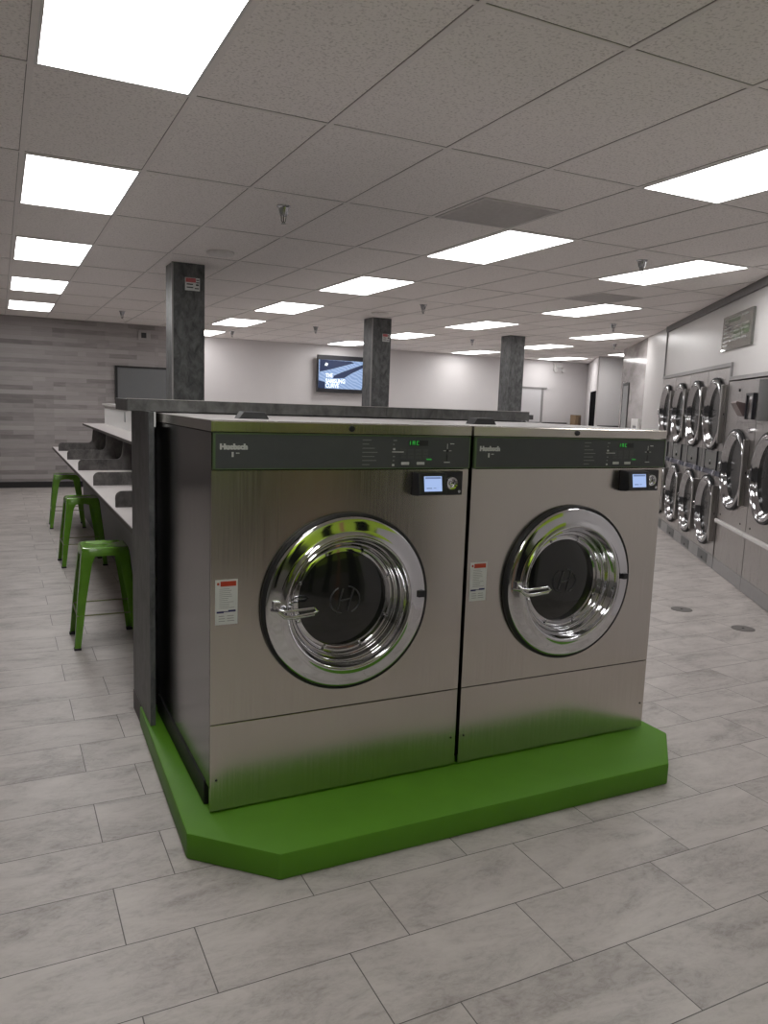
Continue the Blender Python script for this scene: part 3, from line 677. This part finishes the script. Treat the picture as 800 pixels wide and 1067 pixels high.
for x in (-.08, .16): obj('lamp_head', lathe([(0, -.05), (.05, -.045), (.055, 0), (.03, .035), (0, .035)], x, -.0, .04, 20), WHITEP, t, smooth=40)
t = tag(empty('storage_stand', (13.07, 15.62, 0)), 'narrow brown stand at the back wall beside the dark doorway', 'stand')
obj('body', boxes((-.09, .09, -.1, .1, 0, 1.50), bev=.006), CARD, t)
obj('door', boxes((.0, .08, -.112, -.1, .05, 1.46)), simple('stand_dark_face', (0.10, 0.065, 0.04), .6), t)
# things on the stone wall
t = tag(empty('framed_panel', BP(15.75, .0, .55), RZ), 'tall narrow grey panel in a dark frame on the polished stone wall', 'framed panel')
obj('panel', boxes((.06, .68, -.010, 0, 0, 1.55)), simple('grey_framed_face', (.30, .30, .305), .5), t)
obj('frame', boxes((0, .06, -.014, 0, -.03, 1.60), (.68, .74, -.014, 0, -.03, 1.60), (.06, .68, -.014, 0, 1.55, 1.60), (.06, .68, -.014, 0, -.03, 0)), BLACK, t)
t = tag(empty('wall_poster', BP(14.30, .0, .80), RZ), 'small white-framed poster low on the polished stone wall just above the right washer', 'poster')
obj('frame', boxes((0, .14, -.03, 0, 0, .70), (.56, .70, -.03, 0, 0, .70), (.14, .56, -.03, 0, .58, .70), (.14, .56, -.03, 0, 0, .1)), WHITEP, t)
obj('picture', boxes((.14, .56, -.02, 0, .1, .58)), LABELG, t)
# sign on the bulkhead
def signmat():
    m, nt, b = mat('glossy_green_sign'); b.inputs['Base Color'].default_value = (0.16, 0.16, 0.145, 1); b.inputs['Roughness'].default_value = 0.06
    b.inputs['Coat Weight'].default_value = 1.0; b.inputs['Coat Roughness'].default_value = 0.03
    return m
t = tag(empty('bulkhead_sign', BP(8.76, 0.0, 2.26), RZ), 'glossy grey-green sign with text lines on the white bulkhead above the dryers', 'sign')
sw = 1.0; sh_ = .345
obj('board', boxes((0, sw, -.025, 0, 0, sh_)), signmat(), t)
rr = random.Random(5); g = []
for k in range(7):
    zz = .315-.043*k; x = .06
    while x < sw-.12:
        L = .05+rr.random()*.14; L = min(L, sw-.06-x); g.append((x, x+L, -.027, -.025, zz-.018, zz)); x += L+.03
        if rr.random() < .12: break
obj('text_line', boxes(*g), simple('sign_pale_text', (0.24, 0.24, 0.22), 0.2, noise=0), t)
obj('green_patch', boxes((.40, .66, -.0265, -.025, .10, .19), (.70, .92, -.0265, -.025, .12, .20), (.2, .6, -.0265, -.025, .27, .32)), simple('sign_green', (0.07, 0.13, 0.05), 0.2, noise=0), t)

# ---------------------------------------------------------------- bank of stacked dryers
def bank_door(par, cx, cz, R, hinge=1, glow=False):
    k = R/.37
    prof = [(.366*k, 0), (.368*k, -.026), (.362*k, -.038), (.352*k, -.042), (.344*k, -.036), (.338*k, -.034), (.332*k, -.037), (.325*k, -.028), (.318*k, -.010), (.310*k, -.006), (.304*k, .004), (.298*k, .010)]
    d = obj('door', lathe(prof, cx, 0, cz, 56), CHROME_D, par, smooth=50)
    obj('gasket', lathe([(.369*k, 0), (.386*k, -.006), (.384*k, -.030), (.368*k, -.032)], cx, 0, cz, 56), BLACK, d, smooth=50)
    obj('glass', lathe([(.298*k, .010), (.24*k, .014), (.15*k, .016), (0, .018)], cx, 0, cz, 40), GLASS_D, d, smooth=60)
    obj('hinge_strip', boxes((cx+.345*k, cx+.385*k, -.048, 0, cz-.30*k, cz+.30*k), bev=.004), STEEL_BANK, d)
    h = bmesh.new(); tube(h, [(cx-.345*k, -.040, cz-.03), (cx-.345*k, -.058, cz-.02), (cx-.345*k, -.058, cz+.04), (cx-.345*k, -.040, cz+.05)], .006, 8)
    obj('handle', h, CHROME, d)
    return d
def stack_dryer():
    W = .846
    r = empty('stacked_dryer', (0, 0, 0)); L = W-.004
    obj('cabinet', boxes((0, L, .02, .95, .14, 2.085)), STEEL_BANK, r)
    cz1, cz2 = 1.612, .578
    for nm, cz, z0, z1 in (('upper_front', cz1, 1.232, 2.085), ('lower_front', cz2, .145, .960)):
        obj(nm, hole_panel(.003, L-.003, z0, z1, W/2-.02, cz, .365, 0, .02), STEEL_BANK, r)
    mid = obj('control_front', boxes((.003, L-.003, .002, .02, .962, 1.230)), simple('dark_control_steel', (0.17, 0.17, 0.165), .3, .6), r)
    ins = obj('inset_panel', boxes((.19, .66, -.008, .002, 1.035, 1.215), bev=.003), simple('grey_inset', (0.16, 0.165, 0.155), .35, .5), mid)
    obj('inset_edge', boxes((.175, .187, -.012, .002, 1.02, 1.225), (.663, .675, -.012, .002, 1.02, 1.225)), BLACKP, mid)
    b = bmesh.new(); join(b, lathe([(0, -.022), (.014, -.02), (.016, -.004)], .43, 0, 1.085, 14)); obj('lock', b, BLACK, mid)
    obj('lock_cap', lathe([(0, -.012), (.012, -.012), (.013, -.004)], .43, 0, 1.118, 12), CHROME, mid)
    band = obj('selector_band', boxes((.02, L-.02, -.010, .002, .966, 1.015)), simple('blue_grey_band', (0.07, 0.075, 0.11), .35), mid)
    for x in (.16, .62):
        obj('lever', prism([(x, .975), (x+.035, .975), (x+.075, 1.022), (x+.04, 1.022)], 'y', -.035, -.010), simple('pale_lever', (.5, .5, .56), .4), mid)
    bank_door(r, W/2-.02, cz1, .37); bank_door(r, W/2-.02, cz2, .365)
    kk = obj('kick_plate', boxes((0, L, .0, .03, .005, .140)), GREYTRIM, r)
    obj('access_panel', boxes((.22, .62, -.005, 0, .022, .125), bev=.002), MODEST, kk)
    obj('access_lock', boxes((.40, .44, -.010, -.005, .04, .06)), BLACK, kk)
    return r
st = stack_dryer()
labs = ['nearest stacked dryer with two round chrome doors, next to the larger single-door machines', 'second stacked dryer from the larger single-door machines', 'third stacked dryer from the larger single-door machines', 'farthest stacked dryer, beside the plain white wall, partly behind the right washer']
for k in range(4):
    o = st if k == 0 else copy_tree(st)
    o.location = BP(8.428+.848*(k+1)); o.rotation_euler = (0, 0, RZ)
    tag(o, labs[k], 'dryer', 'stacked dryers along the angled wall')
# larger machines
def big(kind):
    W = .976; L = W-.004; r = empty('large_dryer', (0, 0, 0))
    obj('cabinet', boxes((0, L, .02, .95, .14, 1.94)), STEEL_BANK, r)
    fc = obj('upper_front', boxes((.003, L-.003, 0, .02, 1.535, 1.94), bev=.002), STEEL_BANK, r)
    obj('door_front', hole_panel(.003, L-.003, .545, 1.531, W/2-.03, 1.08, .375, 0, .02), STEEL_BANK, r)
    lf = obj('lower_front', boxes((.003, L-.003, .004, .02, .135, .50)), STEEL_BANK, r)
    obj('ledge', boxes((0, L, -.025, .02, .505, .540), bev=.006), simple('pale_ledge', (.62, .6, .59), .4), r)
    kk = obj('kick_plate', boxes((0, L, .0, .03, .005, .133)), GREYTRIM, r)
    for x in (.12, .80): obj('screw', lathe([(0, -.006), (.008, -.005), (.009, 0)], x, 0, .60, 10), BLACK, r)
    obj('lock', lathe([(0, -.014), (.013, -.013), (.014, 0)], .40, 0, 1.845, 14), BLACK, fc)
    bank_door(r, W/2-.03, 1.08, .378)
    if kind:
        # scoop-shaped supply chute and the dark framed opening beside it
        sc_ = prism([(0, 1.715), (-.10, 1.735), (-.105, 1.715), (-.035, 1.60), (0, 1.595)], 'x', .50, .68, bev=.004)
        obj('supply_chute', sc_, simple('chute_brown_steel', (.16, .12, .12), .35, .5), fc)
        fr = obj('access_frame', boxes((.70, .725, -.03, 0, 1.57, 1.81), (.90, .92, -.03, 0, 1.57, 1.81), (.725, .90, -.03, 0, 1.79, 1.81)), BLACKP, fc)
        obj('access_plate', boxes((.725, .90, -.015, 0, 1.575, 1.79)), STEEL_BANK, fr)
        obj('latch', boxes((.80, .87, -.025, -.015, 1.755, 1.775)), CHROME, fr)
    obj('hinge_post', lathe([(0, -.03), (.022, -.028), (.024, 0)], .88, 0, 1.47, 16), CHROME, r)
    return r
m1 = big(True); m1.location = BP(8.415); m1.rotation_euler = (0, 0, RZ)
tag(m1, 'large single-door steel machine with a supply chute, beside the stacked dryers', 'dryer', 'large single-door machines along the angled wall')
m2 = big(False); m2.location = BP(7.435); m2.rotation_euler = (0, 0, RZ)
gp = obj('control_glass', boxes((.02, .94, -.012, 0, 1.56, 1.925), bev=.003), simple('dark_control_glass', (0.03, 0.033, 0.03), .12), m2)
tag(m2, 'large single-door steel machine with dark control panel, cut by the right edge of the frame', 'dryer', 'large single-door machines along the angled wall')
for k in (1, 2):
    o = copy_tree(m2); o.location = BP(7.435-.98*k); tag(o, ('large single-door machine just beyond the right edge of the photo', 'large single-door machine, second beyond the right edge of the photo')[k-1], 'dryer', 'large single-door machines along the angled wall')

# ---------------------------------------------------------------- ceiling fittings
def sprinkler():
    r = empty('sprinkler', (0, 0, 0))
    obj('escutcheon', lathe([(.0, 0), (.046, 0), (.044, -.006), (.034, -.012), (.028, -.045), (.022, -.060), (0, -.060)], 0, 0, 0, 24, 'z'), CHROME_DULL, r, smooth=40)
    b = bmesh.new(); tube(b, [(.016, 0, -.06), (.014, 0, -.09), (.004, 0, -.105)], .003, 6); tube(b, [(-.016, 0, -.06), (-.014, 0, -.09), (-.004, 0, -.105)], .003, 6); tube(b, [(0, 0, -.058), (0, 0, -.1)], .004, 6)
    obj('head', b, DRAIN, r)
    obj('deflector', lathe([(0, -.104), (.016, -.106), (.016, -.109), (0, -.110)], 0, 0, 0, 16, 'z'), CHROME_DULL, r)
    return r
sp = sprinkler()
spots = [((2.5, 1.25), 'nearest chrome sprinkler head, above and right of the first pillar'), ((7.5, 1.25), 'chrome sprinkler head in front of a bright ceiling panel at the right'),
         ((7.5, 4.25), 'chrome sprinkler head right of the middle pillar, between two bright panels'), ((12.5, 4.25), 'small sprinkler head above the far right bright panels'),
         ((2.5, 7.25), 'sprinkler head left of the first pillar, near the plank wall'), ((7.5, 7.25), 'sprinkler head above the television'),
         ((12.5, 7.25), 'sprinkler head above the farthest pillar, on its left'), ((16.2, 6.25), 'small sprinkler head near the polished stone wall'), ((6.1, 8.9), 'small far sprinkler head right of the first pillar, by the white wall')]
for n, ((i, j), t) in enumerate(spots):
    o = sp if n == 0 else copy_tree(sp)
    o.location = (X0+i*TX, Y0+j*TY, CEIL); tag(o, t, 'sprinkler', 'ceiling sprinkler heads')
for (x, y), t in (((1.721, 6.75), 'round pale ceiling speaker just before the first pillar'), ((4.66, 9.72), 'round pale ceiling speaker just before the middle pillar')):
    o = tag(empty('ceiling_speaker', (x, y, CEIL)), t, 'speaker', 'round ceiling speakers')
    obj('rim', lathe([(.115, 0), (.118, -.012), (.108, -.024), (.098, -.026)], 0, 0, 0, 40, 'z'), SPEAK, o, smooth=40)
    obj('grille', lathe([(.098, -.026), (.05, -.030), (0, -.031)], 0, 0, 0, 40, 'z'), SPEAK, o, smooth=40)
for (i, j), t in (((4, .5), 'square grey air vent in the ceiling beside a bright panel, nearest one'), ((9, 2.5), 'farther grey air vent in the ceiling near the white bulkhead')):
    o = tag(empty('air_vent', (X0+(i+.5)*TX, Y0+(j+.25)*TY, CEIL)), t, 'vent', 'square ceiling air vents')
    obj('frame', boxes((-.29, -.265, -.29, .29, -.008, 0), (.265, .29, -.29, .29, -.008, 0), (-.265, .265, -.29, -.265, -.008, 0), (-.265, .265, .265, .29, -.008, 0)), VENTM, o)
    b = bmesh.new()
    for k in range(22): box(b, -.263, .263, -.258+k*.0236, -.246+k*.0236, -.007, -.001)
    obj('grille', b, VENTM, o); obj('backing', boxes((-.265, .265, -.265, .265, -.002, -.0005)), simple('vent_back', (.4, .38, .37), .8), o)

# floor drains / cleanout covers
for (x, y), t in (((5.005, 4.496), 'round grey floor cleanout cover farther from the right edge'), ((5.015, 3.908), 'round grey floor cleanout cover nearest the right edge of the photo')):
    o = tag(empty('floor_cover', (x, y, 0)), t, 'floor cover', 'round floor cleanout covers')
    obj('cover', lathe([(.085, 0), (.083, .003), (.0, .004)], 0, 0, 0, 32, 'z'), DRAIN, o)
    obj('screw', lathe([(.010, .004), (.008, .006), (0, .006)], 0, 0, 0, 12, 'z'), BLACK, o)
